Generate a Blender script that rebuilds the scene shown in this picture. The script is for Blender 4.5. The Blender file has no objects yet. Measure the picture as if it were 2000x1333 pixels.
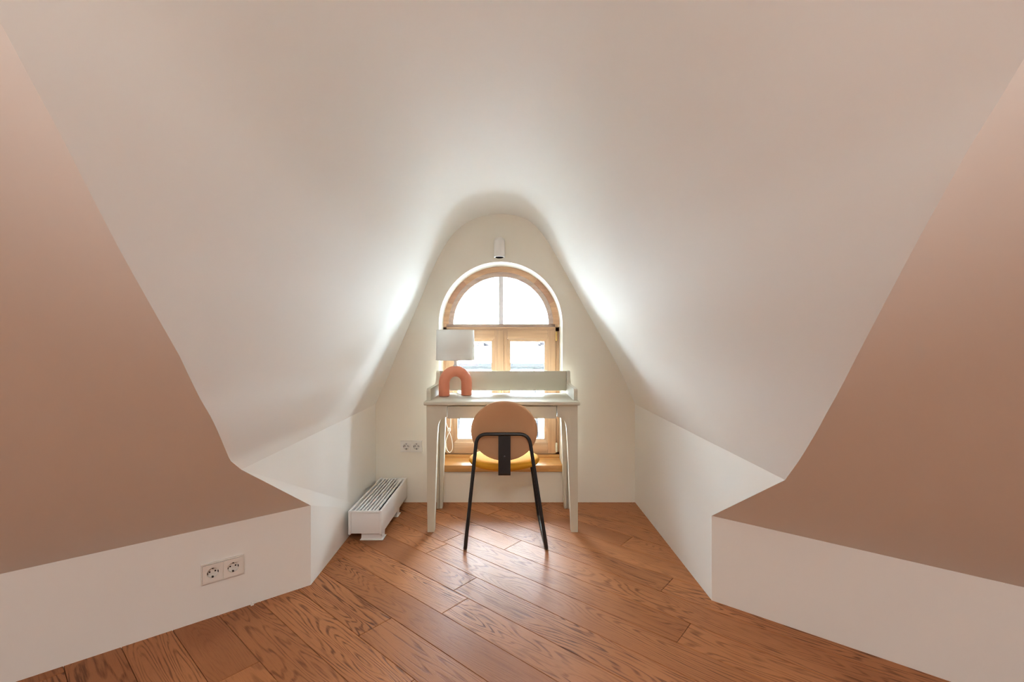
import bpy, bmesh, math, random
from mathutils import Vector, Matrix

random.seed(7)
scene = bpy.context.scene
col = scene.collection

# ------------------------------------------------------------------ camera
CAM_H = 1.11
cam_data = bpy.data.cameras.new('camera')
cam_data.sensor_width = 36.0
cam_data.lens = 16.0
cam_data.clip_start = 0.02
cam_data.clip_end = 500
cam = bpy.data.objects.new('camera', cam_data)
cam.location = (0, 0, CAM_H)
cam.rotation_euler = (math.pi / 2, 0, 0)
col.objects.link(cam)
scene.camera = cam

# ------------------------------------------------------------------ world, lights, exposure
SKY = 41.0
world = bpy.data.worlds.new('overcast_sky')
scene.world = world
world.use_nodes = True
wn = world.node_tree.nodes
wn['Background'].inputs[0].default_value = (0.80, 0.92, 1.05, 1)
wn['Background'].inputs[1].default_value = SKY
scene.view_settings.view_transform = 'Standard'
scene.view_settings.look = 'None'
scene.view_settings.exposure = 0.88
scene.view_settings.gamma = 1.0
scene.view_settings.use_curve_mapping = False
scene.cycles.use_adaptive_sampling = True
scene.cycles.adaptive_threshold = 0.07
scene.cycles.max_bounces = 7
scene.cycles.diffuse_bounces = 5
scene.cycles.glossy_bounces = 3
scene.cycles.transparent_max_bounces = 12
scene.cycles.sample_clamp_indirect = 8.0
scene.cycles.use_denoising = True
scene.cycles.filter_width = 1.0


def portal(name, loc, rot, sx, sy):
    l = bpy.data.lights.new(name, 'AREA')
    l.shape = 'RECTANGLE'
    l.size, l.size_y = sx, sy
    l.cycles.is_portal = True
    o = bpy.data.objects.new(name, l)
    o.location, o.rotation_euler = loc, rot
    col.objects.link(o)


portal('portal_front', (-0.08, 3.74, 0.97), (-math.pi / 2, 0, 0), 0.86, 1.40)
REAR_Y = -3.4
FILL_ENERGY = 35.0  # strength of the added fill spot aimed at the vault
sun = bpy.data.lights.new('sun', 'SUN')
sun.energy = 650.0
sun.angle = math.radians(1.0)
sun.color = (0.98, 1.0, 1.02)
suno = bpy.data.objects.new('sun', sun)
suno.rotation_euler = Vector((0.62, 0.30, -0.95)).to_track_quat('-Z', 'Y').to_euler()
col.objects.link(suno)


# ------------------------------------------------------------------ materials
def new_mat(name):
    m = bpy.data.materials.new(name)
    m.use_nodes = True
    nt = m.node_tree
    return m, nt, nt.nodes, nt.links, nt.nodes['Principled BSDF']


def simple(name, rgb, rough=0.5, metal=0.0, var=0.06, scale=6.0, bump=0.0, bscale=120.0, spec=0.5, detail=2):
    m, nt, n, l, p = new_mat(name)
    p.inputs['Roughness'].default_value = rough
    p.inputs['Metallic'].default_value = metal
    p.inputs['Specular IOR Level'].default_value = spec
    tc = n.new('ShaderNodeTexCoord')
    ns = n.new('ShaderNodeTexNoise')
    ns.inputs['Scale'].default_value = scale
    ns.inputs['Detail'].default_value = detail
    l.new(tc.outputs['Object'], ns.inputs['Vector'])
    mx = n.new('ShaderNodeMix')
    mx.data_type = 'RGBA'
    mx.inputs[6].default_value = tuple(c * (1 - var) for c in rgb) + (1,)
    mx.inputs[7].default_value = tuple(min(1, c * (1 + var)) for c in rgb) + (1,)
    l.new(ns.outputs['Fac'], mx.inputs[0])
    l.new(mx.outputs[2], p.inputs['Base Color'])
    if bump:
        nb = n.new('ShaderNodeTexNoise')
        nb.inputs['Scale'].default_value = bscale
        nb.inputs['Detail'].default_value = 1
        l.new(tc.outputs['Object'], nb.inputs['Vector'])
        b = n.new('ShaderNodeBump')
        b.inputs['Strength'].default_value = bump
        b.inputs['Distance'].default_value = 0.002
        l.new(nb.outputs['Fac'], b.inputs['Height'])
        l.new(b.outputs['Normal'], p.inputs['Normal'])
    return m


def pine(name, axis, rgb=(0.60, 0.385, 0.235), dark=0.76, rough=0.38):
    """light clear-lacquered softwood; grain stretched along one axis"""
    m, nt, n, l, p = new_mat(name)
    p.inputs['Roughness'].default_value = rough
    tc = n.new('ShaderNodeTexCoord')
    mp = n.new('ShaderNodeMapping')
    sc = [26, 26, 26]
    sc[axis] = 1.3
    mp.inputs['Scale'].default_value = sc
    l.new(tc.outputs['Object'], mp.inputs['Vector'])
    ns = n.new('ShaderNodeTexNoise')
    ns.inputs['Scale'].default_value = 1.6
    ns.inputs['Detail'].default_value = 5
    ns.inputs['Distortion'].default_value = 0.4
    l.new(mp.outputs[0], ns.inputs['Vector'])
    r = n.new('ShaderNodeValToRGB')
    r.color_ramp.elements[0].position = 0.3
    r.color_ramp.elements[1].position = 0.66
    r.color_ramp.elements[0].color = tuple(c * dark for c in rgb) + (1,)
    r.color_ramp.elements[1].color = rgb + (1,)
    l.new(ns.outputs['Fac'], r.inputs[0])
    l.new(r.outputs[0], p.inputs['Base Color'])
    return m


def oak_floor():
    m, nt, n, l, p = new_mat('oiled_oak_planks')
    tc = n.new('ShaderNodeTexCoord')
    oi = n.new('ShaderNodeObjectInfo')

    def math_(op, a, b=None, c=None):
        k = n.new('ShaderNodeMath')
        k.operation = op
        for i, v in enumerate((a, b, c)):
            if v is None:
                continue
            if isinstance(v, (int, float)):
                k.inputs[i].default_value = v
            else:
                l.new(v, k.inputs[i])
        return k.outputs[0]

    def ramp(v, stops):
        r = n.new('ShaderNodeValToRGB')
        e = r.color_ramp.elements
        while len(e) < len(stops):
            e.new(0.5)
        for i, (pos, c) in enumerate(stops):
            e[i].position = pos
            e[i].color = (c, c, c, 1) if isinstance(c, (int, float)) else tuple(c) + (1,)
        l.new(v, r.inputs[0])
        return r.outputs[0]

    rnd = oi.outputs['Random']
    shift = math_('MULTIPLY', rnd, 57.0)
    comb = n.new('ShaderNodeCombineXYZ')
    l.new(shift, comb.inputs[0])
    l.new(shift, comb.inputs[1])
    l.new(shift, comb.inputs[2])

    def coords(sx, sy):
        mp = n.new('ShaderNodeMapping')
        mp.inputs['Scale'].default_value = (sx, sy, 1)
        l.new(tc.outputs['Object'], mp.inputs['Vector'])
        a = n.new('ShaderNodeVectorMath')
        a.operation = 'ADD'
        l.new(mp.outputs[0], a.inputs[0])
        l.new(comb.outputs[0], a.inputs[1])
        return a.outputs[0]

    def noise(vec, scale, detail, rough=0.5, dist=0.0):
        k = n.new('ShaderNodeTexNoise')
        k.inputs['Scale'].default_value = scale
        k.inputs['Detail'].default_value = detail
        k.inputs['Roughness'].default_value = rough
        k.inputs['Distortion'].default_value = dist
        l.new(vec, k.inputs['Vector'])
        return k.outputs['Fac']

    # contour lines of a stretched noise give the cathedral figure
    field = noise(coords(0.95, 7.5), 1.0, 2.5, 0.42, 0.25)
    rings = math_('SINE', math_('MULTIPLY', field, 185.0))
    lines = ramp(math_('MULTIPLY_ADD', rings, 0.5, 0.5), [(0.0, 1.0), (0.2, 0.6), (0.45, 0.0), (1.0, 0.0)])
    brk = ramp(noise(coords(9, 120), 1.0, 3, 0.6), [(0.36, 0.15), (0.58, 1.0)])
    patch = ramp(noise(coords(1.1, 5.0), 1.0, 2), [(0.34, 0.25), (0.56, 1.0)])
    amount = math_('MULTIPLY', math_('MULTIPLY', lines, brk), patch)
    amount = math_('MULTIPLY', amount, math_('MULTIPLY_ADD', math_('FRACT', math_('MULTIPLY', rnd, 13.7)), 0.6, 0.45))
    pores = ramp(noise(coords(16, 380), 1.0, 2, 0.7), [(0.52, 0.0), (0.72, 1.0)])
    cloud = noise(coords(1.6, 5.5), 1.0, 3, 0.55)

    base = n.new('ShaderNodeMix')
    base.data_type = 'RGBA'
    base.inputs[6].default_value = (0.265, 0.094, 0.033, 1)
    base.inputs[7].default_value = (0.490, 0.202, 0.078, 1)
    l.new(math_('ADD', math_('MULTIPLY', cloud, 0.55),
                math_('MULTIPLY', math_('FRACT', math_('MULTIPLY', rnd, 7.3)), 0.45)), base.inputs[0])
    c2 = n.new('ShaderNodeMix')
    c2.data_type = 'RGBA'
    c2.inputs[7].default_value = (0.085, 0.027, 0.011, 1)
    l.new(math_('MINIMUM', math_('MULTIPLY', amount, 0.95), 1.0), c2.inputs[0])
    l.new(base.outputs[2], c2.inputs[6])
    c3 = n.new('ShaderNodeMix')
    c3.data_type = 'RGBA'
    c3.inputs[7].default_value = (0.13, 0.045, 0.018, 1)
    l.new(math_('MULTIPLY', pores, 0.30), c3.inputs[0])
    l.new(c2.outputs[2], c3.inputs[6])
    l.new(c3.outputs[2], p.inputs['Base Color'])
    p.inputs['Specular IOR Level'].default_value = 0.2
    l.new(math_('MULTIPLY_ADD', amount, 0.10, 0.43), p.inputs['Roughness'])
    b = n.new('ShaderNodeBump')
    b.inputs['Strength'].default_value = 0.35
    b.inputs['Distance'].default_value = 0.0012
    hgt = math_('MULTIPLY_ADD', amount, -1.0, math_('MULTIPLY', pores, -0.35))
    l.new(hgt, b.inputs['Height'])
    l.new(b.outputs['Normal'], p.inputs['Normal'])
    return m


def glass_mat():
    m = bpy.data.materials.new('window_glass')
    m.use_nodes = True
    nt = m.node_tree
    n, l = nt.nodes, nt.links
    n.remove(n['Principled BSDF'])
    out = n['Material Output']
    tr = n.new('ShaderNodeBsdfTransparent')
    tr.inputs[0].default_value = (0.97, 0.985, 0.98, 1)
    gl = n.new('ShaderNodeBsdfGlossy')
    gl.inputs['Roughness'].default_value = 0.02
    fr = n.new('ShaderNodeFresnel')
    fr.inputs[0].default_value = 1.45
    mx = n.new('ShaderNodeMixShader')
    l.new(fr.outputs[0], mx.inputs[0])
    l.new(tr.outputs[0], mx.inputs[1])
    l.new(gl.outputs[0], mx.inputs[2])
    l.new(mx.outputs[0], out.inputs[0])
    return m


def shade_mat():
    m, nt, n, l, p = new_mat('white_linen_shade')
    out = n['Material Output']
    p.inputs['Base Color'].default_value = (0.86, 0.84, 0.80, 1)
    p.inputs['Roughness'].default_value = 0.8
    tl = n.new('ShaderNodeBsdfTranslucent')
    tl.inputs[0].default_value = (0.86, 0.84, 0.80, 1)
    mx = n.new('ShaderNodeMixShader')
    mx.inputs[0].default_value = 0.22
    l.new(p.outputs[0], mx.inputs[1])
    l.new(tl.outputs[0], mx.inputs[2])
    l.new(mx.outputs[0], out.inputs[0])
    tc = n.new('ShaderNodeTexCoord')
    w = n.new('ShaderNodeTexNoise')
    w.inputs['Scale'].default_value = 260
    l.new(tc.outputs['Object'], w.inputs['Vector'])
    b = n.new('ShaderNodeBump')
    b.inputs['Strength'].default_value = 0.15
    b.inputs['Distance'].default_value = 0.001
    l.new(w.outputs['Fac'], b.inputs['Height'])
    l.new(b.outputs[0], p.inputs['Normal'])
    return m


M = {}
M['paint'] = simple('warm_white_wall_paint', (0.855, 0.84, 0.80), 0.68, var=0.01, scale=2.0, spec=0.06, detail=1)
M['cream'] = simple('cream_gable_paint', (0.84, 0.785, 0.685), 0.68, var=0.01, scale=2.0, spec=0.06, detail=1)
M['floor'] = oak_floor()
M['subfloor'] = simple('subfloor', (0.06, 0.035, 0.02), 0.9)
M['pine_v'] = pine('larch_vertical', 2)
M['pine_h'] = pine('larch_horizontal', 0)
M['pine_a'] = pine('larch_arch_light', 0, (0.60, 0.37, 0.22))
M['pine_b'] = pine('larch_arch_red', 0, (0.50, 0.28, 0.18))
M['pine_g'] = pine('larch_weathered_bead', 0, (0.52, 0.39, 0.32))
M['pine_sill'] = pine('larch_sill', 0, (0.62, 0.31, 0.10))
M['glass'] = glass_mat()
M['muntin'] = simple('grey_glazing_bar', (0.72, 0.70, 0.72), 0.5)
M['brass'] = simple('brass_hinge', (0.75, 0.52, 0.20), 0.3, metal=1.0)
M['hinge'] = simple('pale_hinge_cap', (0.75, 0.72, 0.6), 0.4)
M['desk'] = simple('beige_lacquer', (0.60, 0.555, 0.45), 0.5, var=0.01, spec=0.2)
M['tan'] = simple('tan_leatherette', (0.56, 0.315, 0.165), 0.5, var=0.03, bump=0.1, bscale=400)
M['mustard'] = simple('mustard_upholstery', (0.62, 0.285, 0.025), 0.85, var=0.04, bump=0.15, bscale=300, spec=0.05)
M['black'] = simple('black_powder_coat', (0.012, 0.013, 0.015), 0.35)
M['screw'] = simple('dark_screw', (0.08, 0.08, 0.09), 0.3, metal=1.0)
M['terracotta'] = simple('terracotta_ceramic', (0.60, 0.205, 0.112), 0.55, var=0.04, bump=0.05)
M['felt'] = simple('dark_felt', (0.08, 0.03, 0.02), 0.9)
M['shade'] = shade_mat()
M['plastic'] = simple('white_plastic', (0.80, 0.76, 0.70), 0.35, var=0.01)
M['wirewhite'] = simple('white_cable', (0.85, 0.82, 0.76), 0.4, var=0.01)
M['rad'] = simple('white_radiator_enamel', (0.82, 0.81, 0.80), 0.3, var=0.01)
M['radcore'] = simple('grey_radiator_core', (0.02, 0.022, 0.025), 0.7)
M['hole'] = simple('dark_contact', (0.02, 0.015, 0.012), 0.6)
M['spot'] = simple('white_spot_enamel', (0.82, 0.79, 0.75), 0.35, var=0.01)
M['lens'] = simple('black_spot_reflector', (0.004, 0.004, 0.004), 0.9, spec=0.0)
M['roofmetal'] = simple('weathered_metal_roof', (0.62, 0.63, 0.64), 0.7, var=0.10, scale=1.2)
M['roofdark'] = simple('dark_roof_seam', (0.0035, 0.0038, 0.0045), 0.9, spec=0.0)
M['fartile'] = simple('far_roof_tiles', (0.30, 0.30, 0.31), 0.8, var=0.2, scale=0.5)
M['farwall'] = simple('far_plaster', (0.5, 0.49, 0.47), 0.9)
M['farglass'] = simple('far_window_glass', (0.005, 0.005, 0.006), 0.9, spec=0.0)
M['street'] = simple('street_ground', (0.55, 0.55, 0.55), 0.9)
M['treegreen'] = simple('bare_tree_crown', (0.004, 0.0038, 0.0042), 0.9, spec=0.0, var=0.3, scale=2)
m, nt, n_, l_, p_ = new_mat('ceiling_fill_glow')  # glowing material of the added ceiling fill light
p_.inputs['Base Color'].default_value = (0.9, 0.88, 0.84, 1)
p_.inputs['Emission Color'].default_value = (1.0, 0.98, 0.95, 1)
p_.inputs['Emission Strength'].default_value = 43.0
M['fillglow'] = m


# ------------------------------------------------------------------ helpers
def tag(o, label=None, cat=None, group=None, kind=None):
    if label: o['label'] = label
    if cat: o['category'] = cat
    if group: o['group'] = group
    if kind: o['kind'] = kind
    return o


def empty(name, loc, rz=0.0):
    o = bpy.data.objects.new(name, None)
    o.empty_display_size = 0.05
    o.location = loc
    o.rotation_euler = (0, 0, rz)
    col.objects.link(o)
    return o


def world_of(o):
    mtx = Matrix.LocRotScale(o.location, o.rotation_euler, o.scale)
    if o.parent:
        mtx = world_of(o.parent) @ o.matrix_parent_inverse @ mtx
    return mtx


def link(name, me, mat, parent=None, smooth=False, angle=40):
    """mesh is in world coordinates; keeps them under a parent"""
    o = bpy.data.objects.new(name, me)
    col.objects.link(o)
    if mat:
        me.materials.append(M[mat] if isinstance(mat, str) else mat)
    if parent:
        o.parent = parent
        o.matrix_parent_inverse = world_of(parent).inverted()
    if smooth:
        me.polygons.foreach_set('use_smooth', [True] * len(me.polygons))
        me.set_sharp_from_angle(angle=math.radians(angle))
    return o


def bm_link(name, bm, mat, parent=None, smooth=False, angle=40, xf=None):
    bmesh.ops.recalc_face_normals(bm, faces=bm.faces)
    if xf is not None:
        bm.transform(xf)
    me = bpy.data.meshes.new(name)
    bm.to_mesh(me)
    bm.free()
    return link(name, me, mat, parent, smooth, angle)


def bm_box(bm, x0, x1, y0, y1, z0, z1):
    vs = [bm.verts.new(p) for p in ((x0, y0, z0), (x1, y0, z0), (x1, y1, z0), (x0, y1, z0),
                                    (x0, y0, z1), (x1, y0, z1), (x1, y1, z1), (x0, y1, z1))]
    for f in ((0, 3, 2, 1), (4, 5, 6, 7), (0, 1, 5, 4), (1, 2, 6, 5), (2, 3, 7, 6), (3, 0, 4, 7)):
        bm.faces.new([vs[i] for i in f])


def box(name, x0, x1, y0, y1, z0, z1, mat, parent=None, bev=0.0, seg=2, xf=None):
    bm = bmesh.new()
    bm_box(bm, x0, x1, y0, y1, z0, z1)
    if bev:
        bmesh.ops.bevel(bm, geom=bm.edges[:], offset=bev, segments=seg, affect='EDGES', profile=0.5)
    return bm_link(name, bm, mat, parent, smooth=bool(bev), xf=xf)


def extrude_poly(name, pts, axis, a0, a1, mat, parent=None, bev=0.0, smooth=False, xf=None):
    """pts: 2-D outline in the two other axes, extruded along axis from a0 to a1"""
    bm = bmesh.new()

    def mk(p, a):
        if axis == 'y': return (p[0], a, p[1])
        if axis == 'x': return (a, p[0], p[1])
        return (p[0], p[1], a)
    A = [bm.verts.new(mk(p, a0)) for p in pts]
    B = [bm.verts.new(mk(p, a1)) for p in pts]
    n = len(pts)
    bm.faces.new(A)
    bm.faces.new(B[::-1])
    for i in range(n):
        bm.faces.new((A[i], A[(i + 1) % n], B[(i + 1) % n], B[i]))
    if bev:
        es = [e for e in bm.edges if len(e.link_faces) == 2 and e.calc_face_angle() > 0.6]
        bmesh.ops.bevel(bm, geom=es, offset=bev, segments=2, affect='EDGES', profile=0.5)
    return bm_link(name, bm, mat, parent, smooth=smooth or bool(bev), xf=xf)


def fillet(pts, r, seg=8):
    pts = [Vector(p) for p in pts]
    out = [pts[0]]
    for i in range(1, len(pts) - 1):
        a, b, c = pts[i - 1], pts[i], pts[i + 1]
        d1, d2 = (a - b), (c - b)
        rr = min(r, d1.length * 0.45, d2.length * 0.45)
        p1, p2 = b + d1.normalized() * rr, b + d2.normalized() * rr
        for k in range(seg + 1):
            t = k / seg
            out.append(p1 * (1 - t) ** 2 + b * 2 * t * (1 - t) + p2 * t * t)
    out.append(pts[-1])
    return out


def catmull(pts, per=8):
    pts = [Vector(p) for p in pts]
    out = []
    for i in range(len(pts) - 1):
        p0 = pts[i - 1] if i else pts[i] * 2 - pts[i + 1]
        p1, p2 = pts[i], pts[i + 1]
        p3 = pts[i + 2] if i + 2 < len(pts) else p2 * 2 - p1
        for k in range(per):
            t = k / per
            out.append(0.5 * ((2 * p1) + (p2 - p0) * t + (2 * p0 - 5 * p1 + 4 * p2 - p3) * t * t
                              + (3 * p1 - p0 - 3 * p2 + p3) * t ** 3))
    out.append(pts[-1])
    return out


def bm_tube(bm, pts, r, n=12, closed=False):
    pts = [Vector(p) for p in pts]
    m = len(pts)
    tang = []
    for i in range(m):
        a = pts[(i - 1) % m] if (i or closed) else pts[i]
        b = pts[(i + 1) % m] if (i < m - 1 or closed) else pts[i]
        tang.append((b - a).normalized())
    up = Vector((0, 0, 1)) if abs(tang[0].z) < 0.9 else Vector((1, 0, 0))
    nrm = (up - tang[0] * up.dot(tang[0])).normalized()
    rings = []
    for i in range(m):
        nrm = (nrm - tang[i] * nrm.dot(tang[i])).normalized()
        bi = tang[i].cross(nrm)
        rr = r[i] if isinstance(r, (list, tuple)) else r
        rings.append([bm.verts.new(pts[i] + (nrm * math.cos(2 * math.pi * k / n) + bi * math.sin(2 * math.pi * k / n)) * rr)
                      for k in range(n)])
    for i in range(m if closed else m - 1):
        a, b = rings[i], rings[(i + 1) % m]
        for k in range(n):
            bm.faces.new((a[k], a[(k + 1) % n], b[(k + 1) % n], b[k]))
    if not closed:
        bm.faces.new(rings[0][::-1])
        bm.faces.new(rings[-1])


def tube(name, pts, r, mat, parent=None, n=12, xf=None):
    bm = bmesh.new()
    bm_tube(bm, pts, r, n)
    return bm_link(name, bm, mat, parent, smooth=True, xf=xf)


def lathe(name, prof, mat, parent=None, n=32, xf=None, sx=1.0, sy=1.0, angle=40):
    """prof: list of (radius, z); first/last with radius 0 close the shape"""
    bm = bmesh.new()
    rings = []
    for r, z in prof:
        if r < 1e-6:
            rings.append([bm.verts.new((0, 0, z))])
        else:
            rings.append([bm.verts.new((r * sx * math.cos(2 * math.pi * k / n), r * sy * math.sin(2 * math.pi * k / n), z))
                          for k in range(n)])
    for a, b in zip(rings, rings[1:]):
        for k in range(n):
            if len(a) == 1 and len(b) == 1: continue
            if len(a) == 1: bm.faces.new((a[0], b[k], b[(k + 1) % n]))
            elif len(b) == 1: bm.faces.new((a[k], b[0], a[(k + 1) % n]))
            else: bm.faces.new((a[k], b[k], b[(k + 1) % n], a[(k + 1) % n]))
    return bm_link(name, bm, mat, parent, smooth=True, angle=angle, xf=xf)


def arch_ring(name, cx, cz, r0, r1, a0, a1, y0, y1, mat, parent, seg=10, bev=0.0, y0in=None):
    """sector of an arch between angles (degrees); inner edge may sit at another depth y0in"""
    if y0in is None: y0in = y0
    bm = bmesh.new()
    rows = []
    for k in range(seg + 1):
        a = math.radians(a0 + (a1 - a0) * k / seg)
        c, s = math.cos(a), math.sin(a)
        rows.append([bm.verts.new((cx + r1 * c, y0, cz + r1 * s)), bm.verts.new((cx + r0 * c, y0in, cz + r0 * s)),
                     bm.verts.new((cx + r0 * c, y1, cz + r0 * s)), bm.verts.new((cx + r1 * c, y1, cz + r1 * s))])
    for a, b in zip(rows, rows[1:]):
        for k in range(4):
            bm.faces.new((a[k], a[(k + 1) % 4], b[(k + 1) % 4], b[k]))
    bm.faces.new(rows[0])
    bm.faces.new(rows[-1][::-1])
    return bm_link(name, bm, mat, parent, smooth=True, angle=30)


def poly_mesh(name, polys, mat, parent=None, thick=0.0, out=None, smooth=False):
    """flat polygons (world points); thick pushes a second skin along the vector 'out'"""
    bm = bmesh.new()
    for pts in polys:
        vs = [bm.verts.new(p) for p in pts]
        bm.faces.new(vs)
        if thick:
            v2 = [bm.verts.new(Vector(p) + Vector(out).normalized() * thick) for p in pts]
            bm.faces.new(v2[::-1])
            for i in range(len(vs)):
                j = (i + 1) % len(vs)
                bm.faces.new((vs[i], v2[i], v2[j], vs[j]))
    return bm_link(name, bm, mat, parent, smooth=smooth)


# ================================================================== THE ROOM
KNEE = 0.362
SIDE_TOP = 0.675
S = 0.77                         # pitch of the main roof slopes
BACK = 3.13                      # inner face of the window wall
CL = Vector((-0.915, 2.069))     # corner where the left knee wall meets the alcove
CR = Vector((0.854, 1.946))
DL = Vector((-0.766, -0.643)).normalized()
DR = Vector((0.778, -0.629)).normalized()
NL = Vector((-DL.y, DL.x))       # inward normals of the knee walls
if NL.dot(-CL) < 0: NL = -NL
NR = Vector((DR.y, -DR.x))
if NR.dot(-CR) < 0: NR = -NR
BLx, BRx = -0.938, 0.846         # alcove corners at the window wall
SIDE_X = 3.4
CEIL = 2.45


def plane_y(side, x, h):
    c, nn = (CL, NL) if side == 'L' else (CR, NR)
    u = (h - KNEE) / S
    return c.y + (u - nn.x * (x - c.x)) / nn.y


# gable profile at the window wall (x, height), left to right
G_L = [(-0.938, 0.675), (-0.908, 0.740), (-0.845, 0.885), (-0.805, 0.990), (-0.704, 1.226), (-0.620, 1.420), (-0.537, 1.622),
       (-0.451, 1.783), (-0.366, 1.886), (-0.250, 1.955), (-0.088, 1.985)]
G_R = [(-0.088, 1.985), (0.050, 1.966), (0.141, 1.920), (0.225, 1.825), (0.310, 1.684), (0.394, 1.532), (0.479, 1.375),
       (0.563, 1.228), (0.704, 0.980), (0.790, 0.805), (0.846, 0.675)]
prof = [Vector((p.x, p.y)) for p in catmull([(x, h, 0) for x, h in G_L + G_R[1:]], per=5)]


def gx(side, h):
    pts = G_L if side == 'L' else G_R[::-1]
    for a, b in zip(pts, pts[1:]):
        if a[1] <= h <= b[1]:
            t = (h - a[1]) / (b[1] - a[1])
            return a[0] + (b[0] - a[0]) * t
    return pts[-1][0] if h > pts[-1][1] else pts[0][0]


F = 2000 * 16 / 36.0
# where the main slopes cut the vault, as sight lines read off the photograph's edge
EDGE_L = [(449, 900), (405, 803), (351, 695), (297, 601), (236, 493), (169, 365), (101, 230), (40, 121), (0, 42)]
EDGE_R = [(1615, 803), (1675, 690), (1795, 465), (1900, 278), (2000, 122)]


def on_plane(side, px, py):
    c, nn = (CL, NL) if side == 'L' else (CR, NR)
    a, b = (px - 1000) / F, (666.5 - py) / F
    # CAM_H + b y = KNEE + S*(nn.x*(a y - c.x) + nn.y*(y - c.y))
    y = (KNEE - CAM_H - S * (nn.x * c.x + nn.y * c.y)) / (b - S * (nn.x * a + nn.y))
    return a * y, y, CAM_H + b * y


OFF = {}
for sd, ed, base in (('L', EDGE_L, CL.x - BLx), ('R', EDGE_R, CR.x - BRx)):
    tab = [(SIDE_TOP, base)]
    for px, py in ed:
        x, y, h = on_plane(sd, px, py)
        tab.append((h, x - gx(sd, h)))
    tab.append((1.72, tab[-1][1] * 0.6))
    tab.append((1.99, 0.0))
    OFF[sd] = tab


def off(sd, h):
    t = OFF[sd]
    if h <= t[0][0]: return t[0][1]
    for a, b in zip(t, t[1:]):
        if a[0] <= h <= b[0]:
            k = (h - a[0]) / (b[0] - a[0])
            return a[1] + (b[1] - a[1]) * k
    return 0.0


ends = []
for i, p in enumerate(prof):
    sd = 'L' if p.x <= -0.088 else 'R'
    xe, he = p.x + off(sd, p.y), p.y
    ends.append(Vector((xe, min(plane_y('L', xe, he), plane_y('R', xe, he)), he)))
# generator that ends exactly on the hip between both slopes
for i in range(len(prof) - 1):
    da = plane_y('L', ends[i].x, ends[i].z) - plane_y('R', ends[i].x, ends[i].z)
    db = plane_y('L', ends[i + 1].x, ends[i + 1].z) - plane_y('R', ends[i + 1].x, ends[i + 1].z)
    if da <= 0 < db or da >= 0 > db:
        t = da / (da - db)
        q = prof[i].lerp(prof[i + 1], t)
        e = ends[i].lerp(ends[i + 1], t)
        e.y = plane_y('L', e.x, e.z)
        prof.insert(i + 1, q)
        ends.insert(i + 1, e)
        HIP = i + 1
        break

# vault of the dormer
bm = bmesh.new()
NV = 24
rows = []
for p, e in zip(prof, ends):
    g = Vector((p.x, BACK + 0.02, p.y))
    rows.append([bm.verts.new(g.lerp(e, k / NV)) for k in range(NV + 1)])
for a, b in zip(rows, rows[1:]):
    for k in range(NV):
        bm.faces.new((a[k], a[k + 1], b[k + 1], b[k]))
vault = bm_link('ceiling', bm, 'paint', smooth=True, angle=60)
for pl in vault.data.polygons:
    pass
tag(vault, 'smooth cream plaster vault curving over the window alcove', kind='structure')

# main slopes
A = ends[HIP]


def solve2(n1, c1, n2, c2):
    d = n1[0] * n2[1] - n1[1] * n2[0]
    return ((c1 * n2[1] - c2 * n1[1]) / d, (n1[0] * c2 - n2[0] * c1) / d)


UC = (CEIL - KNEE) / S
hipc = solve2(NL, UC + NL.dot(CL), NR, UC + NR.dot(CR))
HC = Vector((hipc[0], hipc[1], CEIL))


def slope_poly(sd):
    c, nn, d = (CL, NL, DL) if sd == 'L' else (CR, NR, DR)
    sg = -1 if sd == 'L' else 1
    tk = (sg * SIDE_X - c.x) / d.x
    kc = Vector((c.x + d.x * tk, c.y + d.y * tk, KNEE))       # knee corner at the side wall
    xs = sg * (SIDE_X - UC)
    yc = c.y + (UC - nn.x * (xs - c.x)) / nn.y
    cc = Vector((xs, yc, CEIL))
    curve = ends[:HIP + 1] if sd == 'L' else ends[HIP:][::-1]
    return [Vector((c.x, c.y, KNEE))] + curve + [HC, cc, kc], kc, cc


polyL, kcL, ccL = slope_poly('L')
polyR, kcR, ccR = slope_poly('R')
# sloped ceilings, side and rear parts
tag(poly_mesh('ceiling_left', [polyL], 'paint'), 'plain sloping ceiling left of the alcove, in brownish shade', kind='structure')
tag(poly_mesh('ceiling_right', [polyR], 'paint'), 'plain sloping ceiling right of the alcove, in brownish shade', kind='structure')
rL, rR = Vector((-SIDE_X, REAR_Y, KNEE)), Vector((SIDE_X, REAR_Y, KNEE))
rcL, rcR = Vector((-(SIDE_X - UC), REAR_Y, CEIL)), Vector((SIDE_X - UC, REAR_Y, CEIL))
tag(poly_mesh('ceiling_rear', [[kcL, ccL, rcL, rL], [kcR, rR, rcR, ccR], [HC, ccL, rcL, rcR, ccR]], 'paint'),
    'sloping and flat ceiling of the attic behind the camera', kind='structure')

# knee walls (reach a little below the boards), thickness outward
for nm, c, d, kc, nn, lab in (('wall_knee_left', CL, DL, kcL, NL, 'low cream knee wall left of the alcove with the double socket'),
                              ('wall_knee_right', CR, DR, kcR, NR, 'low cream knee wall right of the alcove')):
    o = poly_mesh(nm, [[(c.x, c.y, -0.06), (kc.x, kc.y, -0.06), (kc.x, kc.y, KNEE), (c.x, c.y, KNEE)]], 'paint')
    tag(o, lab, kind='structure')
for nm, kc, r in (('wall_side_left', kcL, rL), ('wall_side_right', kcR, rR)):
    o = poly_mesh(nm, [[(kc.x, kc.y, -0.06), (r.x, r.y, -0.06), (r.x, r.y, KNEE), (kc.x, kc.y, KNEE)]], 'paint')
    tag(o, 'low cream side wall of the attic beside the camera', kind='structure')

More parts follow.
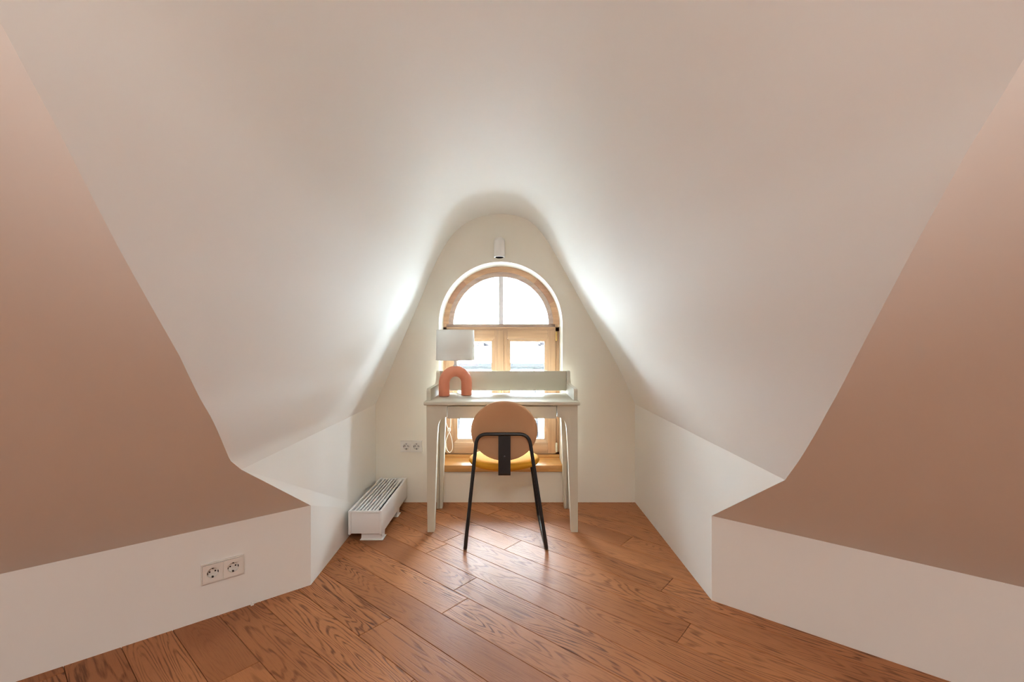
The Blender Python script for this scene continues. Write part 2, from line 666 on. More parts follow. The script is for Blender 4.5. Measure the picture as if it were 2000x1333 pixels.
# alcove side walls: from the knee corner up to the vault foot
eL, eR = ends[0], ends[-1]
for nm, c, bx, e, lab in (('wall_left', CL, BLx, eL, 'white alcove side wall behind the low radiator'),
                          ('wall_right', CR, BRx, eR, 'white alcove side wall opposite the radiator')):
    o = poly_mesh(nm, [[(c.x, c.y, -0.06), (bx, BACK + 0.02, -0.06), (bx, BACK + 0.02, SIDE_TOP), tuple(e), (c.x, c.y, KNEE)]], 'paint')
    tag(o, lab, kind='structure')

# window wall with arched opening, reveal 0.2 m deep
WX, WR, WZ, SILL = -0.078, 0.425, 1.231, 0.215
WALL_T = 0.60
arc = [(WX + WR * math.cos(math.radians(a)), WZ + WR * math.sin(math.radians(a))) for a in range(0, 181, 5)]
opening = [(WX - WR, SILL)] + arc[::-1] + [(WX + WR, SILL)]      # left foot, over the arch, right foot
outer = [(BLx - 0.06, -0.06)] + [(p.x + (-0.06 if p.x < -0.1 else 0.06), p.y + 0.05) for p in prof] + [(BRx + 0.06, -0.06)]
bm = bmesh.new()


def wall_face(y, flip):
    ov = [bm.verts.new((x, y, z)) for x, z in outer]
    iv = [bm.verts.new((x, y, z)) for x, z in opening]
    es = []
    for L in (ov, iv):
        for i in range(len(L)):
            es.append(bm.edges.new((L[i], L[(i + 1) % len(L)])))
    bmesh.ops.triangle_fill(bm, use_beauty=True, use_dissolve=False, edges=es)
    return ov, iv


fo, fi = wall_face(BACK, False)
bo, bi = wall_face(BACK + WALL_T, True)
for La, Lb in ((fo, bo), (fi, bi)):
    for i in range(len(La)):
        j = (i + 1) % len(La)
        bm.faces.new((La[i], La[j], Lb[j], Lb[i]))
# soften the edge of the reveal
fi_set = set(fi)
es = [e for e in bm.edges if e.verts[0] in fi_set and e.verts[1] in fi_set and abs(e.calc_length()) < 1.2
      and any(abs(f.normal.y) < 0.5 for f in e.link_faces)]
wall_back = bm_link('wall_back', bm, 'cream', smooth=True, angle=30)
tag(wall_back, 'cream gable end wall pierced by the arched window', kind='structure')

# rear wall
tag(poly_mesh('wall_rear', [[(-SIDE_X, REAR_Y, -0.06), (SIDE_X, REAR_Y, -0.06), (SIDE_X, REAR_Y, KNEE), (SIDE_X - UC, REAR_Y, CEIL),
                             (-(SIDE_X - UC), REAR_Y, CEIL), (-SIDE_X, REAR_Y, KNEE)]], 'paint'), 'plain cream rear wall behind the camera', kind='structure')

# added, unseen fill light on the rear ceiling, shaped like a flat lamp
ceil_fill = empty('ceiling_fill', (0, -1.35, CEIL))
tag(ceil_fill, 'added round fill light on the ceiling behind the camera', 'lamp')
lathe('fill_body', [(0, 0), (0.30, 0), (0.30, -0.05), (0.285, -0.05), (0.285, -0.04), (0, -0.04)], 'spot', ceil_fill, 40,
      xf=Matrix.Translation((0, -1.35, CEIL)))
lathe('fill_diffuser', [(0, -0.041), (0.28, -0.041), (0.28, -0.055), (0, -0.07)], 'fillglow', ceil_fill, 40,
      xf=Matrix.Translation((0, -1.35, CEIL)))

# added, unseen fill spot on a stand behind the camera, brightens the vault
fill_root = empty('vault_fill_stand', (0.0, -0.95, 0))
tag(fill_root, 'added fill spot on a slim black stand behind the camera', 'lamp')
uxf = Matrix.Translation((0.0, -0.95, 0))
lathe('base', [(0, 0.0005), (0.13, 0.0005), (0.13, 0.012), (0.02, 0.02), (0, 0.02)], 'black', fill_root, 32, xf=uxf)
lathe('pole', [(0, 0.02), (0.009, 0.02), (0.009, 0.86), (0, 0.86)], 'black', fill_root, 12, xf=uxf)
lathe('fill_bowl', [(0.02, 0.86), (0.10, 0.90), (0.14, 0.95), (0.136, 0.95), (0.096, 0.905), (0.02, 0.866), (0.02, 0.86)], 'spot', fill_root, 32, xf=uxf)
ul = bpy.data.lights.new('vault_fill_spot', 'SPOT')
ul.energy = FILL_ENERGY
ul.color = (1.0, 0.97, 0.93)
ul.spot_size = math.radians(72)
ul.spot_blend = 1.0
ul.shadow_soft_size = 0.12
uo = bpy.data.objects.new('vault_fill_spot', ul)
uo.location = (0, -0.95, 0.97)
uo.rotation_euler = Vector((0.0, 1.0, 0.50)).to_track_quat('-Z', 'Y').to_euler()
uo.parent = fill_root
uo.matrix_parent_inverse = world_of(fill_root).inverted()
col.objects.link(uo)

# ------------------------------------------------------------------ floor boards
ANG = math.radians(-40.3)
dv = Vector((math.cos(ANG), math.sin(ANG)))
nv = Vector((-math.sin(ANG), math.cos(ANG)))
W = 0.1475
N0 = 0.932                       # a joint read off the photograph, measured along nv
floor = poly_mesh('floor', [[(-SIDE_X - .05, REAR_Y - .05, -0.02), (SIDE_X + .05, REAR_Y - .05, -0.02), (SIDE_X + .05, 0.6, -0.02),
                             (BRx + .06, BACK + .04, -0.02), (BLx - .06, BACK + .04, -0.02), (-SIDE_X - .05, 0.6, -0.02)]], 'subfloor')
tag(floor, 'oiled oak plank floor laid diagonally', kind='structure')
HULL = [(-SIDE_X, REAR_Y), (SIDE_X, REAR_Y), (kcR.x, kcR.y), (BRx + .04, BACK + .03), (BLx - .04, BACK + .03), (kcL.x, kcL.y)]


def clip_poly(pts, hull):
    for i in range(len(hull)):
        a, b = Vector(hull[i]), Vector(hull[(i + 1) % len(hull)])
        e = b - a
        out = []
        for j in range(len(pts)):
            p, q = pts[j], pts[(j + 1) % len(pts)]
            sp = e.x * (p.y - a.y) - e.y * (p.x - a.x)
            sq = e.x * (q.y - a.y) - e.y * (q.x - a.x)
            if sp >= 0: out.append(p)
            if (sp >= 0) != (sq >= 0): out.append(p.lerp(q, sp / (sp - sq)))
        pts = out
        if len(pts) < 3: return []
    return pts


def area(pts):
    return abs(sum(pts[i].x * pts[(i + 1) % len(pts)].y - pts[(i + 1) % len(pts)].x * pts[i].y for i in range(len(pts)))) / 2


def dn(px, py):
    y = F * CAM_H / (py - 666.5)
    x = (px - 1000) / F * y
    v = Vector((x, y))
    return v.dot(dv), v.dot(nv)


# butt joints seen in the photograph: row -> positions along the row
BUTT = {}
for px, py in ((742, 1220), (895, 1180), (1342, 1228), (1307, 1138), (500, 1296), (895, 1046)):
    d_, n__ = dn(px, py)
    BUTT.setdefault(math.floor((n__ - N0) / W), []).append(d_)
GAP = 0.0008
for r in range(-36, 19):
    n0, n1 = N0 + r * W + GAP, N0 + (r + 1) * W - GAP
    rr = random.Random(900 + r)
    cuts = sorted(BUTT.get(r, []))
    if cuts:
        lo, hi = cuts[0], cuts[-1]
    else:
        lo = hi = rr.uniform(-1.6, 0.6)
        cuts = [lo]
    while lo > -6: lo -= rr.uniform(1.35, 1.9); cuts.insert(0, lo)
    while hi < 6: hi += rr.uniform(1.35, 1.9); cuts.append(hi)
    for a, b in zip(cuts, cuts[1:]):
        q = [dv * a2 + nv * n2 for a2, n2 in ((a + GAP, n0), (b - GAP, n0), (b - GAP, n1), (a + GAP, n1))]
        q = clip_poly(q, HULL)
        if not q or area(q) < 0.002: continue
        c = dv * ((a + b) / 2) + nv * ((n0 + n1) / 2)
        loc = [((p - c).dot(dv), (p - c).dot(nv)) for p in q]
        bm = bmesh.new()
        top = [bm.verts.new((x, y, 0.0)) for x, y in loc]
        bot = [bm.verts.new((x, y, -0.014)) for x, y in loc]
        k = len(loc)
        ft = bm.faces.new(top)
        for i in range(k):
            bm.faces.new((top[i], bot[i], bot[(i + 1) % k], top[(i + 1) % k]))
        bmesh.ops.bevel(bm, geom=list(ft.edges), offset=0.0012, segments=1, affect='EDGES')
        bmesh.ops.recalc_face_normals(bm, faces=bm.faces)
        me = bpy.data.meshes.new('floor_plank')
        bm.to_mesh(me)
        bm.free()
        me.materials.append(M['floor'])
        o = bpy.data.objects.new('floor_plank', me)
        o.location = (c.x, c.y, 0)
        o.rotation_euler = (0, 0, ANG)
        o.parent = floor
        col.objects.link(o)

# ================================================================== WINDOW
win = empty('window_1', (WX, BACK + 0.2, SILL))
tag(win, 'arched larch window with a half-round fanlight over two casements', kind='structure')
FY = BACK + 0.20                 # front of the fixed frame
CX, CZ = WX - 0.003, 1.233
FR0, FR1 = 0.383, 0.428
for a0, a1, mt in ((0, 23, 'pine_a'), (23, 51, 'pine_b'), (51, 78, 'pine_a'), (78, 103, 'pine_a'), (103, 131, 'pine_a'),
                   (131, 158, 'pine_b'), (158, 180, 'pine_a')):
    arch_ring('arch_frame_segment', CX, CZ, FR0, FR1, a0, a1, FY, FY + 0.075, mt, win)
arch_ring('arch_bead', CX, CZ, 0.352, FR0 + 0.002, 0, 180, FY + 0.012, FY + 0.06, 'pine_g', win, seg=48, y0in=FY + 0.03)
box('fanlight_bead', CX - FR0 - 0.02, CX + FR0 + 0.02, FY + 0.02, FY + 0.06, 1.212, 1.2345, 'pine_g', win, 0.002)
box('transom', CX - FR1, CX + FR1, FY, FY + 0.075, 1.178, 1.2125, 'pine_h', win, 0.003)
for sx in (-1, 1):
    xa, xb = sorted((CX + sx * 0.397, CX + sx * FR1))
    box('frame_jamb', xa, xb, FY, FY + 0.075, 0.262, 1.234, 'pine_v', win, 0.002)
box('frame_bottom_rail', CX - FR1, CX + FR1, FY, FY + 0.075, 0.258, 0.300, 'pine_h', win, 0.002)
box('glazing_bar', CX - 0.016, CX + 0.016, FY + 0.028, FY + 0.05, 1.234, 1.586, 'muntin', win, 0.002)
for sx in (-1, 1):
    pts = []
    for k in range(19):
        a = math.radians(90 * k / 18)
        pts.append((CX + sx * (0.008 + 0.350 * math.cos(a)), 1.233 + 0.355 * math.sin(a)))
    pts.append((CX + sx * 0.008, 1.233))
    for gy in (0.037, 0.050):
        extrude_poly('fanlight_pane', pts, 'y', FY + gy, FY + gy + 0.004, 'glass', win)

SY = FY - 0.016                  # casements stand proud of the frame
for sx in (-1, 1):
    xs = lambda v: CX + sx * v
    z0, z1 = 0.290, 1.189
    gi, go = 0.070, 0.318        # glass from the meeting stile outwards
    g0, g1 = 0.392, 1.106
    b = 0.024                    # glazing bead
    sash = empty('casement', (xs(0.2), SY, z0))
    sash.parent = win
    sash.matrix_parent_inverse = world_of(win).inverted()
    for nm, xa, xb, za, zb, mt in (('stile', 0.004, gi - b, z0, z1, 'pine_v'), ('stile', go + b, 0.400, z0, z1, 'pine_v'),
                                   ('rail', gi - b, go + b, g1 + b, z1, 'pine_h'), ('rail', gi - b, go + b, z0, g0 - b, 'pine_h')):
        a_, b_ = sorted((xs(xa), xs(xb)))
        box(nm, a_, b_, SY, SY + 0.06, za, zb, mt, sash, 0.003)
    # sloped glazing beads
    for nm, quad in (('bead', ((gi - b, g0 - b), (gi, g0), (gi, g1), (gi - b, g1 + b))),
                     ('bead', ((go + b, g0 - b), (go, g0), (go, g1), (go + b, g1 + b))),
                     ('bead', ((gi - b, g1 + b), (gi, g1), (go, g1), (go + b, g1 + b))),
                     ('bead', ((gi - b, g0 - b), (gi, g0), (go, g0), (go + b, g0 - b)))):
        bm = bmesh.new()
        fr = []
        bk = []
        for i, (u, v) in enumerate(quad):
            inner = i in (1, 2)
            fr.append(bm.verts.new((xs(u), SY + (0.024 if inner else 0.010), v)))
            bk.append(bm.verts.new((xs(u), SY + 0.055, v)))
        bm.faces.new(fr)
        bm.faces.new(bk[::-1])
        for i in range(4):
            bm.faces.new((fr[i], bk[i], bk[(i + 1) % 4], fr[(i + 1) % 4]))
        horizontal = abs(quad[0][1] - quad[3][1]) < 0.01
        bm_link(nm, bm, 'pine_h' if horizontal else 'pine_v', sash)
    a_, b_ = sorted((xs(gi - 0.008), xs(go + 0.008)))
    for gy in (0.034, 0.047):
        box('pane', a_, b_, SY + gy, SY + gy + 0.004, g0 - 0.008, g1 + 0.008, 'glass', sash)
    for hz, mt in ((1.145, 'brass'), (0.335, 'hinge')):
        h = lathe('hinge', [(0, -0.036), (0.005, -0.034), (0.0075, -0.030), (0.0075, -0.001), (0.006, 0), (0.0075, 0.001), (0.0075, 0.030),
                            (0.005, 0.034), (0, 0.036)], mt, sash, 14, xf=Matrix.Translation((xs(0.404), SY - 0.004, hz)))
        h['label'] = 'barrel hinge on the outer stile'
# overlapping meeting strip on the middle, with handle behind the desk board
box('meeting_strip', CX - 0.028, CX + 0.020, SY - 0.014, SY, 0.292, 1.187, 'pine_v', win, 0.004)
hd = empty('window_handle', (CX, SY - 0.014, 0.86))
hd.parent = win
hd.matrix_parent_inverse = world_of(win).inverted()
box('handle_plate', CX - 0.016, CX + 0.010, SY - 0.022, SY - 0.014, 0.80, 0.87, 'brass', hd, 0.003)
tube('lever', fillet([(CX - 0.003, SY - 0.02, 0.85), (CX - 0.003, SY - 0.055, 0.85), (CX - 0.003, SY - 0.055, 0.74)], 0.015), 0.007, 'brass', hd)
# stepped rail and sill
box('sill_upstand', CX - FR1 + 0.002, CX + FR1 - 0.002, FY - 0.022, FY + 0.005, 0.255, 0.283, 'pine_sill', win, 0.003)
box('window_sill', WX - WR + 0.002, WX + WR - 0.002, BACK - 0.028, FY + 0.07, 0.2165, 0.262, 'pine_sill', win, 0.004)

# ================================================================== DESK
DXL, DXR, DT = -0.5015, 0.386, 0.760
DF, DB = 2.62, 3.06
desk = empty('writing_desk', (-0.058, 2.85, 0))
tag(desk, 'beige lacquered writing desk with raised backboard, before the arched window', 'desk')
bm = bmesh.new()
bm_box(bm, -0.5105, 0.3945, DF, DB, DT - 0.022, DT)
bmesh.ops.bevel(bm, geom=bm.edges[:], offset=0.006, segments=3, affect='EDGES', profile=0.5)
bm_link('desk_top', bm, 'desk', desk, smooth=True)
LY0, LY1 = 2.640, 2.685


def bez(p0, p1, p2, n=8):
    return [tuple(Vector(p0) * (1 - t) ** 2 + Vector(p1) * 2 * t * (1 - t) + Vector(p2) * t * t) for t in [k / n for k in range(n + 1)]]


UT = DT - 0.0225
for mir in (0, 1):
    fx = (lambda v: v) if not mir else (lambda v: -0.116 - v)
    out = [(-0.497, UT), (-0.378, UT), (-0.378, 0.668)]
    out += [(x, z) for x, z in bez((-0.378, 0.668), (-0.424, 0.668), (-0.431, 0.605))]
    out += [(-0.437, 0.50), (-0.452, 0.0), (-0.4905, 0.0)]
    if mir:
        out = [(fx(x) + (0.008 * (1 - z / UT)), z) for x, z in out]
    extrude_poly('front_leg', out, 'y', LY0, LY1, 'desk', desk, bev=0.0025)
    # rear leg: tapered board plus slimmer post beside it
    out = [(-0.500, UT), (-0.380, UT), (-0.392, 0.668)]
    out += bez((-0.392, 0.668), (-0.440, 0.66), (-0.4455, 0.61))
    out = [(-0.492, UT), (-0.430, UT), (-0.441, 0.62), (-0.462, 0.0), (-0.4795, 0.0), (-0.480, 0.62)]
    extrude_poly('rear_leg', [(fx(x), z) for x, z in out], 'y', 3.012, 3.055, 'desk', desk, bev=0.002)
    out = [(-0.4985, UT), (-0.4835, UT), (-0.4825, 0.0), (-0.4985, 0.0)]
    extrude_poly('rear_post', [(fx(x), z) for x, z in out], 'y', 3.010, 3.058, 'desk', desk, bev=0.002)
    xa, xb = sorted((fx(-0.490), fx(-0.470)))
    box('side_rail', xa, xb, LY1, 3.012, 0.662, UT, 'desk', desk, 0.002)
    # stepped side board on the top
    pr = [(2.672, DT + .0002), (2.672, 0.808)] + bez((2.672, 0.808), (2.674, 0.828), (2.695, 0.829), 6) + [(2.95, 0.829)]
    pr += bez((2.95, 0.829), (2.992, 0.832), (3.004, 0.872), 6) + bez((3.004, 0.872), (3.012, 0.908), (3.030, 0.911), 6) + [(DB, 0.911), (DB, DT + .0002)]
    xa, xb = sorted((fx(-0.5015), fx(-0.479)))
    extrude_poly('side_board', pr, 'x', xa, xb, 'desk', desk, bev=0.002)
box('back_board', -0.4785, 0.3625, 3.030, 3.050, 0.779, 0.910, 'desk', desk, 0.003)
drw = box('drawer', -0.3745, 0.2585, LY0 + 0.003, LY0 + 0.022, 0.659, UT - 0.006, 'desk', desk, 0.002)
bm = bmesh.new()
for b in ((-0.36, -0.348, LY0 + 0.022, 2.99, 0.668, 0.725), (0.232, 0.244, LY0 + 0.022, 2.99, 0.668, 0.725),
          (-0.348, 0.232, LY0 + 0.022, 2.99, 0.668, 0.676), (-0.348, 0.232, 2.978, 2.99, 0.676, 0.725)):
    bm_box(bm, *b)
bm_link('drawer_box', bm, 'desk', drw)
box('rear_rail', -0.45, 0.334, 3.022, 3.04, 0.672, UT, 'desk', desk, 0.002)

# ================================================================== CHAIR
chair = empty('chair', (-0.035, 2.6, 0))
tag(chair, 'round-backed chair with mustard seat and black tube legs, at the desk', 'chair')
R = 0.0095
path = [(-0.226, 2.775, 0.384), (-0.276, 2.87, R), (-0.247, 2.395, R), (-0.190, 2.470, 0.604), (0.092, 2.470, 0.604),
        (0.183, 2.395, R), (0.167, 2.87, R), (0.115, 2.80, 0.384)]
pv = [Vector(p) for p in path]
pts = [pv[0]]
rad = [0, 0.03, 0.03, 0.055, 0.055, 0.03, 0.03, 0]
for i in range(1, 7):
    a, b, c = pv[i - 1], pv[i], pv[i + 1]
    p1 = b + (a - b).normalized() * rad[i]
    p2 = b + (c - b).normalized() * rad[i]
    for k in range(9):
        t = k / 8
        pts.append(p1 * (1 - t) ** 2 + b * 2 * t * (1 - t) + p2 * t * t)
pts.append(pv[-1])
tube('tube_frame', pts, R, 'black', chair, 12)
tube('seat_bar', [(-0.226, 2.775, 0.384), (0.115, 2.80, 0.384)], 0.008, 'black', chair)
# round backrest, dished towards the sitter
tilt = Matrix.Translation((-0.043, 2.512, 0.616)) @ Matrix.Rotation(math.radians(90 + 7), 4, 'X')
shell = [(0, -0.020), (0.08, -0.018), (0.14, -0.011), (0.172, -0.002), (0.181, 0.002), (0.184, 0.008), (0.182, 0.014), (0.174, 0.016),
         (0.14, 0.009), (0.08, 0.002), (0, 0)]
back = lathe('backrest', [(r, -z) for r, z in shell], 'tan', chair, 56, xf=tilt @ Matrix.Scale(-1, 4, (0, 0, 1)) @ Matrix.Scale(0.925, 4, (0, 1, 0)), angle=70)
back['label'] = 'round tan backrest shell'
# flat bracket carrying the backrest, running under the seat
prof_b = [(2.478, 0.604), (2.4735, 0.604), (2.4620, 0.392), (2.4690, 0.380), (2.70, 0.380), (2.70, 0.385), (2.4740, 0.385), (2.4665, 0.394)]
br = extrude_poly('back_bracket', prof_b, 'x', -0.074, -0.008, 'black', chair)
lathe('screw', [(0, 0.0025), (0.004, 0.002), (0.006, 0), (0.006, -0.002), (0, -0.002)], 'screw', br, 14,
      xf=Matrix.Translation((-0.040, 2.4672, 0.482)) @ Matrix.Rotation(math.radians(90), 4, 'X'))
seatp = [(0, 0.388), (0.14, 0.388), (0.178, 0.391), (0.195, 0.398), (0.203, 0.410), (0.201, 0.421), (0.190, 0.430), (0.16, 0.434), (0.10, 0.431), (0, 0.428)]
st = lathe('seat', seatp, 'mustard', chair, 56, xf=Matrix.Translation((-0.046, 2.692, 0)) @ Matrix.Scale(1.02, 4, (1, 0, 0)), angle=70)
st['label'] = 'round mustard upholstered seat'

# ================================================================== TABLE LAMP
LX, LYc = -0.361, 2.905
lamp = empty('table_lamp', (LX, LYc, DT))
tag(lamp, 'table lamp with terracotta arch base and white drum shade on the desk', 'lamp')
la = math.radians(18)
rot = Matrix.Translation((LX, LYc, DT)) @ Matrix.Rotation(la, 4, 'Z')
rt, half = 0.0345, 0.072
path = [(-half, 0, 0.003), (-half, 0, 0.05)]
cz = 0.084
for k in range(0, 25):
    a = math.pi - math.pi * k / 24
    path.append((half * math.cos(a), 0, cz + (0.192 - cz - rt) * math.sin(a)))
path += [(half, 0, 0.05), (half, 0, 0.003)]
tube('arch_base', path, rt, 'terracotta', lamp, 28, xf=rot)
for s in (-1, 1):
    lathe('felt_pad', [(0, 0.0), (0.031, 0.0), (0.031, 0.003), (0, 0.003)], 'felt', lamp, 24,
          xf=rot @ Matrix.Translation((s * half, 0, 0.0002)))
lathe('neck', [(0, 0.185), (0.014, 0.187), (0.014, 0.196), (0.009, 0.198), (0.009, 0.235), (0.016, 0.237), (0.016, 0.285), (0, 0.285)], 'spot', lamp, 20, xf=rot)
sh = lathe('lamp_shade', [(0.1225, 0.229), (0.1195, 0.420), (0.118, 0.420), (0.121, 0.229), (0.1225, 0.229)], 'shade', lamp, 64, xf=rot, angle=30)
for z, r in ((0.230, 0.1218), (0.419, 0.1188)):
    bm = bmesh.new()
    bm_tube(bm, [(r * math.cos(2 * math.pi * k / 64), r * math.sin(2 * math.pi * k / 64), z) for k in range(64)], 0.0016, 6, closed=True)
    bm_link('shade_rim', bm, 'shade', sh, smooth=True, xf=rot)
bm = bmesh.new()
for k in range(3):
    a = 2 * math.pi * k / 3 + 0.4
    bm_tube(bm, [(0.012 * math.cos(a), 0.012 * math.sin(a), 0.262), (0.120 * math.cos(a), 0.120 * math.sin(a), 0.250)], 0.0014, 6)
bm_link('shade_spider', bm, 'spot', sh, xf=rot)
lathe('bulb', [(0, 0.285), (0.012, 0.287), (0.015, 0.30), (0.028, 0.33), (0.030, 0.348), (0.022, 0.37), (0, 0.378)], 'spot', lamp, 20, xf=rot)
# white cord: over the desk's rear edge, hanging in a loop before the window
cord = catmull([(LX + 0.05, 2.93, DT + 0.0032), (LX + 0.02, 2.98, DT + 0.003), (-0.40, 3.05, DT + 0.003), (-0.412, 3.072, 0.748), (-0.420, 3.078, 0.66),
                (-0.416, 3.082, 0.56), (-0.424, 3.085, 0.50), (-0.448, 3.085, 0.43), (-0.440, 3.082, 0.375), (-0.420, 3.080, 0.355),
                (-0.403, 3.082, 0.385), (-0.408, 3.084, 0.44), (-0.428, 3.080, 0.505), (-0.446, 3.076, 0.56), (-0.450, 3.074, 0.66), (-0.452, 3.074, 0.742)], 8)
tube('cord', cord, 0.0028, 'wirewhite', lamp, 8)
box('cord_clip', -0.436, -0.416, 3.074, 3.092, 0.497, 0.520, 'wirewhite', lamp, 0.004)

# ================================================================== RADIATOR
RX0, RX1, RY0, RY1, RZ0, RZ1 = -0.900, -0.717, 2.500, 3.108, 0.047, 0.175
rad_ = empty('floor_radiator', ((RX0 + RX1) / 2, (RY0 + RY1) / 2, 0))
tag(rad_, 'low white convector radiator with slatted top along the left alcove wall', 'radiator')
T = 0.013
box('side_panel', RX0, RX0 + T, RY0, RY1, RZ0 - 0.002, RZ1, 'rad', rad_, 0.0015)
box('side_panel', RX1 - T, RX1, RY0, RY1, RZ0 - 0.002, RZ1, 'rad', rad_, 0.0015)
for ya, yb in ((RY0 + 0.008, RY0 + 0.014), (RY1 - 0.014, RY1 - 0.008)):
    box('end_panel', RX0 + T + .0005, RX1 - T - .0005, ya, yb, RZ0 + 0.001, RZ1 - 0.012, 'rad', rad_, 0.001)
for ya, yb in ((RY0 + 0.001, RY0 + 0.014), (RY1 - 0.014, RY1 - 0.001)):
    box('grille_rail', RX0 + T, RX1 - T, ya, yb, RZ1 - 0.0115, RZ1 - 0.001, 'rad', rad_, 0.001)
inner0, inner1 = RX0 + T, RX1 - T
pitch = (inner1 - inner0) / 8
for k in range(8):
    c = inner0 + pitch * (k + (0.0 if k else 0.12))
    if k == 0: continue
    box('slat', c - 0.0052, c + 0.0052, RY0 + 0.0142, RY1 - 0.0142, RZ1 - 0.012, RZ1 - 0.001, 'rad', rad_, 0.001, 1)
box('heating_core', RX0 + T + 0.004, RX1 - T - 0.004, RY0 + 0.03, RY1 - 0.03, RZ0 + 0.012, RZ1 - 0.035, 'radcore', rad_)
box('bottom_plate', RX0 + T, RX1 - T, RY0 + 0.015, RY1 - 0.015, RZ0 + 0.002, RZ0 + 0.006, 'rad', rad_)
for yc in (2.565, 2.90):
    f = extrude_poly('foot', [(RX0 + 0.062, RZ0), (RX1 - 0.006, RZ0), (RX1 - 0.009, 0.005), (RX0 + 0.060, 0.005)], 'y', yc - 0.03, yc + 0.03, 'rad', rad_, bev=0.001)
    box('foot_plate', RX0 + 0.054, RX1 + 0.000, yc - 0.036, yc + 0.036, 0.0005, 0.005, 'rad', f, 0.0015)


# ================================================================== SOCKETS
def socket(name, xf, label, plugged=False):
    root = empty(name, xf.translation)
    tag(root, label, 'socket')
    w, h = 0.148, 0.079
    bm = bmesh.new()
    for q in ((-w / 2, w / 2, -0.009, 0.0, h / 2 - 0.0042, h / 2), (-w / 2, w / 2, -0.009, 0.0, -h / 2, -h / 2 + 0.0042),
              (-w / 2, -w / 2 + 0.0042, -0.009, 0.0, -h / 2 + 0.0042, h / 2 - 0.0042), (w / 2 - 0.0042, w / 2, -0.009, 0.0, -h / 2 + 0.0042, h / 2 - 0.0042),
              (-0.0008, 0.0008, -0.009, 0.0, -h / 2 + 0.0042, h / 2 - 0.0042)):
        bm_box(bm, *q)
    bmesh.ops.remove_doubles(bm, verts=bm.verts, dist=0.00005)
    bm_link('cover_frame', bm, 'plastic', root, xf=xf)
    for s in (-1, 1):
        cx = s * 0.0352
        hw = 0.0342
        bm = bmesh.new()
        n = 32
        rim, sq, deep = [], [], []
        for k in range(n):
            a = 2 * math.pi * k / n + math.pi / 4
            c, si = math.cos(a), math.sin(a)
            m_ = max(abs(c), abs(si))
            sq.append(bm.verts.new((cx + hw * c / m_, -0.0115, hw * si / m_)))
            rim.append(bm.verts.new((cx + 0.0200 * c, -0.0115, 0.0200 * si)))
            deep.append(bm.verts.new((cx + 0.0190 * c, -0.0008, 0.0190 * si)))
        back_ = [bm.verts.new((v.co.x, -0.0005, v.co.z)) for v in sq]
        for k in range(n):
            j = (k + 1) % n
            bm.faces.new((sq[k], sq[j], rim[j], rim[k]))
            bm.faces.new((rim[k], rim[j], deep[j], deep[k]))
            bm.faces.new((back_[k], back_[j], sq[j], sq[k]))
        bm.faces.new(deep[::-1])
        ins = bm_link('socket_insert', bm, 'plastic', root, smooth=True, angle=30, xf=xf)
        R90 = Matrix.Rotation(math.radians(90), 4, 'X')
        for hx, hz, hr in ((-0.0095, 0.002, 0.0030), (0.0095, 0.002, 0.0030)):
            lathe('contact_hole', [(0, 0.0005), (hr, 0.0004), (hr, -0.0006), (0, -0.0006)], 'hole', ins, 12,
                  xf=xf @ Matrix.Translation((cx + hx, -0.0012, hz)) @ R90)
        for hz in (-0.0172, 0.0176):
            box('earth_clip', cx - 0.003, cx + 0.003, -0.0110, -0.0010, hz - 0.0018, hz + 0.0018, 'hole', ins, xf=xf)
        for hx in (-0.0182, 0.0182):
            box('guide_notch', cx + hx - 0.0011, cx + hx + 0.0011, -0.0105, -0.0010, -0.003, 0.003, 'hole', ins, xf=xf)
    return root


socket('double_socket', Matrix.Translation((-0.691, BACK - 0.0003, 0.386)),
       'double power socket on the window wall between radiator and desk')
t0 = 0.3405
cpt = CL + DL * t0
yaw = math.atan2(-DL.y, -DL.x)
socket('double_socket', Matrix.Translation((cpt.x + NL.x * 0.0003, cpt.y + NL.y * 0.0003, 0.183)) @ Matrix.Rotation(yaw, 4, 'Z'),
       'double power socket on the low knee wall, nearest the camera')

# ================================================================== WALL SPOTLIGHT
spot = empty('wall_spotlight', (-0.088, BACK - 0.06, 1.68))
tag(spot, 'small white cylinder spotlight on the gable wall above the window arch', 'spotlight')
sxf = Matrix.Translation((-0.085, BACK - 0.055, 0))
lathe('spot_body', [(0, 1.812), (0.020, 1.809), (0.031, 1.800), (0.036, 1.786), (0.0375, 1.68), (0.0365, 1.676), (0.020, 1.675), (0, 1.675)],
      'spot', spot, 36, xf=sxf)
lathe('reflector', [(0, 1.6752), (0.027, 1.6752), (0.028, 1.6738), (0.026, 1.6732), (0, 1.6735)], 'lens', spot, 28, xf=sxf)
box('wall_bracket', -0.103, -0.067, BACK - 0.03, BACK - 0.0005, 1.735, 1.775, 'spot', spot, 0.003)

# small white spacer left at the foot of the left knee wall
cpt = CL + DL * 0.236 + NL * 0.008
wd = extrude_poly('floor_spacer', [(-0.006, 0), (0.006, 0), (0.004, 0.011), (-0.002, 0.012)], 'y', -0.005, 0.005, 'wirewhite',
                  bev=0.001, xf=Matrix.Translation((cpt.x, cpt.y, 0.0003)) @ Matrix.Rotation(yaw, 4, 'Z'))
tag(wd, 'tiny white plastic spacer at the foot of the left knee wall', 'spacer')

# ================================================================== OUTSIDE THE WINDOW
ground = poly_mesh('street_ground', [[(-150, 3.8, -9), (150, 3.8, -9), (150, 260, -9), (-150, 260, -9)]], 'street')
tag(ground, 'pale ground far below the window', kind='structure')


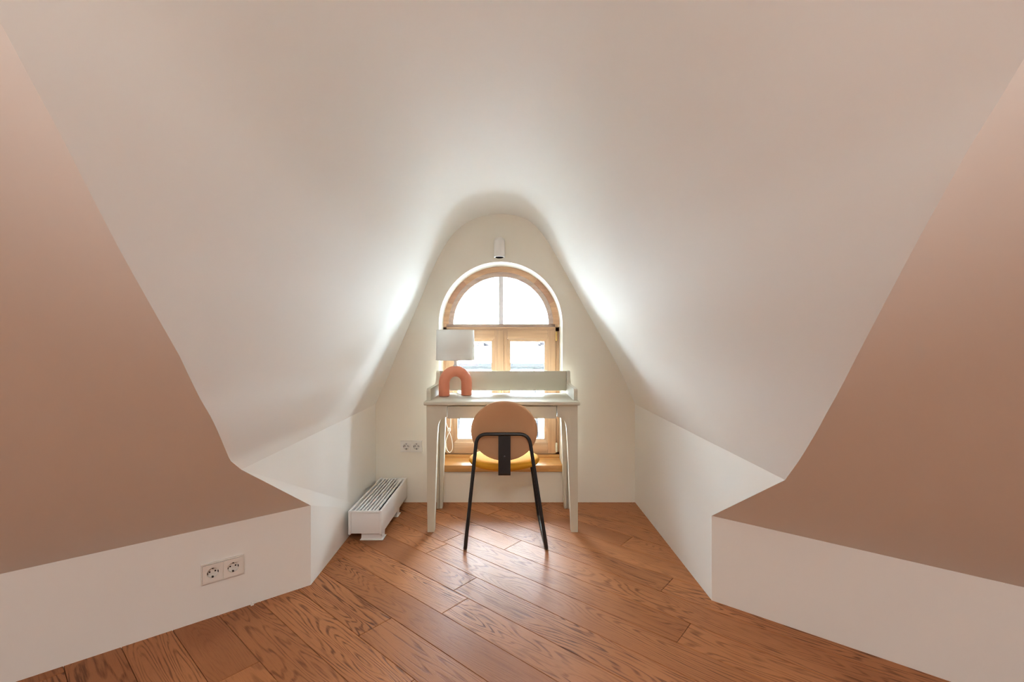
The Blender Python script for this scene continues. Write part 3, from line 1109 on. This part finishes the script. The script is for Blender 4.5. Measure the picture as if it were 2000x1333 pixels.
def house(name, x0, x1, y0, ridge, eave, depth, wallh, label, mat, seams=0, windows=0, group=None):
    yr = y0 + depth / 2
    root = empty(name, ((x0 + x1) / 2, yr, wallh))
    tag(root, label, 'building', group)
    pr = [(y0 + 0.2, wallh), (y0 + 0.2, eave), (yr, ridge - 0.15), (y0 + depth - 0.2, eave), (y0 + depth - 0.2, wallh)]
    wl = extrude_poly('wall', pr, 'x', x0 + 0.2, x1 - 0.2, 'farwall', root)
    for sg in (-1, 1):
        yo = y0 if sg < 0 else y0 + depth
        a, b = Vector((yo, eave - 0.1)), Vector((yr, ridge))
        rf = extrude_poly('roof', [tuple(a), tuple(b), (b.x, b.y - 0.12), (a.x, a.y - 0.12)], 'x', x0, x1, mat, root)
        if seams and sg < 0:
            k = seams
            for i in range(1, k):
                x = x0 + (x1 - x0) * i / k
                bm = bmesh.new()
                bm_tube(bm, [(x, a.x, a.y + 0.012), (x, b.x, b.y + 0.012)], 0.02, 4)
                bm_link('roof_seam', bm, 'roofdark', rf)
    if windows:
        for i in range(windows):
            x = x0 + (x1 - x0) * (i + 0.5) / windows
            box('window', x - 0.45, x + 0.45, y0 + 0.16, y0 + 0.21, eave - 1.9, eave - 0.5, 'farglass', root)
    return root


h1 = house('neighbour_house', -7.0, 9.0, 4.6, 0.62, -2.3, 7.0, -9, 'grey metal roof with standing seams just outside the window', 'roofmetal', seams=26)
tube('roof_ridge', [(-7.0, 8.1, 0.66), (9.0, 8.1, 0.66)], 0.06, 'roofdark', h1, 8)
box('snow_guard', -6.8, 8.8, 5.62, 5.66, -1.35, -1.18, 'roofdark', h1)
house('far_house', -16, 14, 30, 0.70, -3.5, 12, -9, 'long pale house roof on the skyline beyond the metal roof', 'fartile', windows=12)
rt_ = random.Random(4)
for i, (x, y, s) in enumerate(((3.5, 60, 1.5), (-3.9, 60, 1.2))):
    t = empty('far_tree', (x, y, -9))
    tag(t, ('small hazy tree on the skyline in the right casement',
            'small hazy tree on the skyline in the left casement, right of the lamp shade')[i], 'tree', 'trees on the skyline')
    top = 0.95 - 0.1 * i
    tube('trunk', [(x, y, -9), (x, y, top - s)], 0.25, 'treegreen', t, 8)
    bm = bmesh.new()
    bmesh.ops.create_icosphere(bm, subdivisions=3, radius=1.0)
    for v in bm.verts:
        k = 1 + rt_.uniform(-0.18, 0.18)
        v.co = Vector((x + v.co.x * s * k, y + v.co.y * s * k, top - s + v.co.z * s * 1.0 * k))
    bm_link('crown', bm, 'treegreen', t)
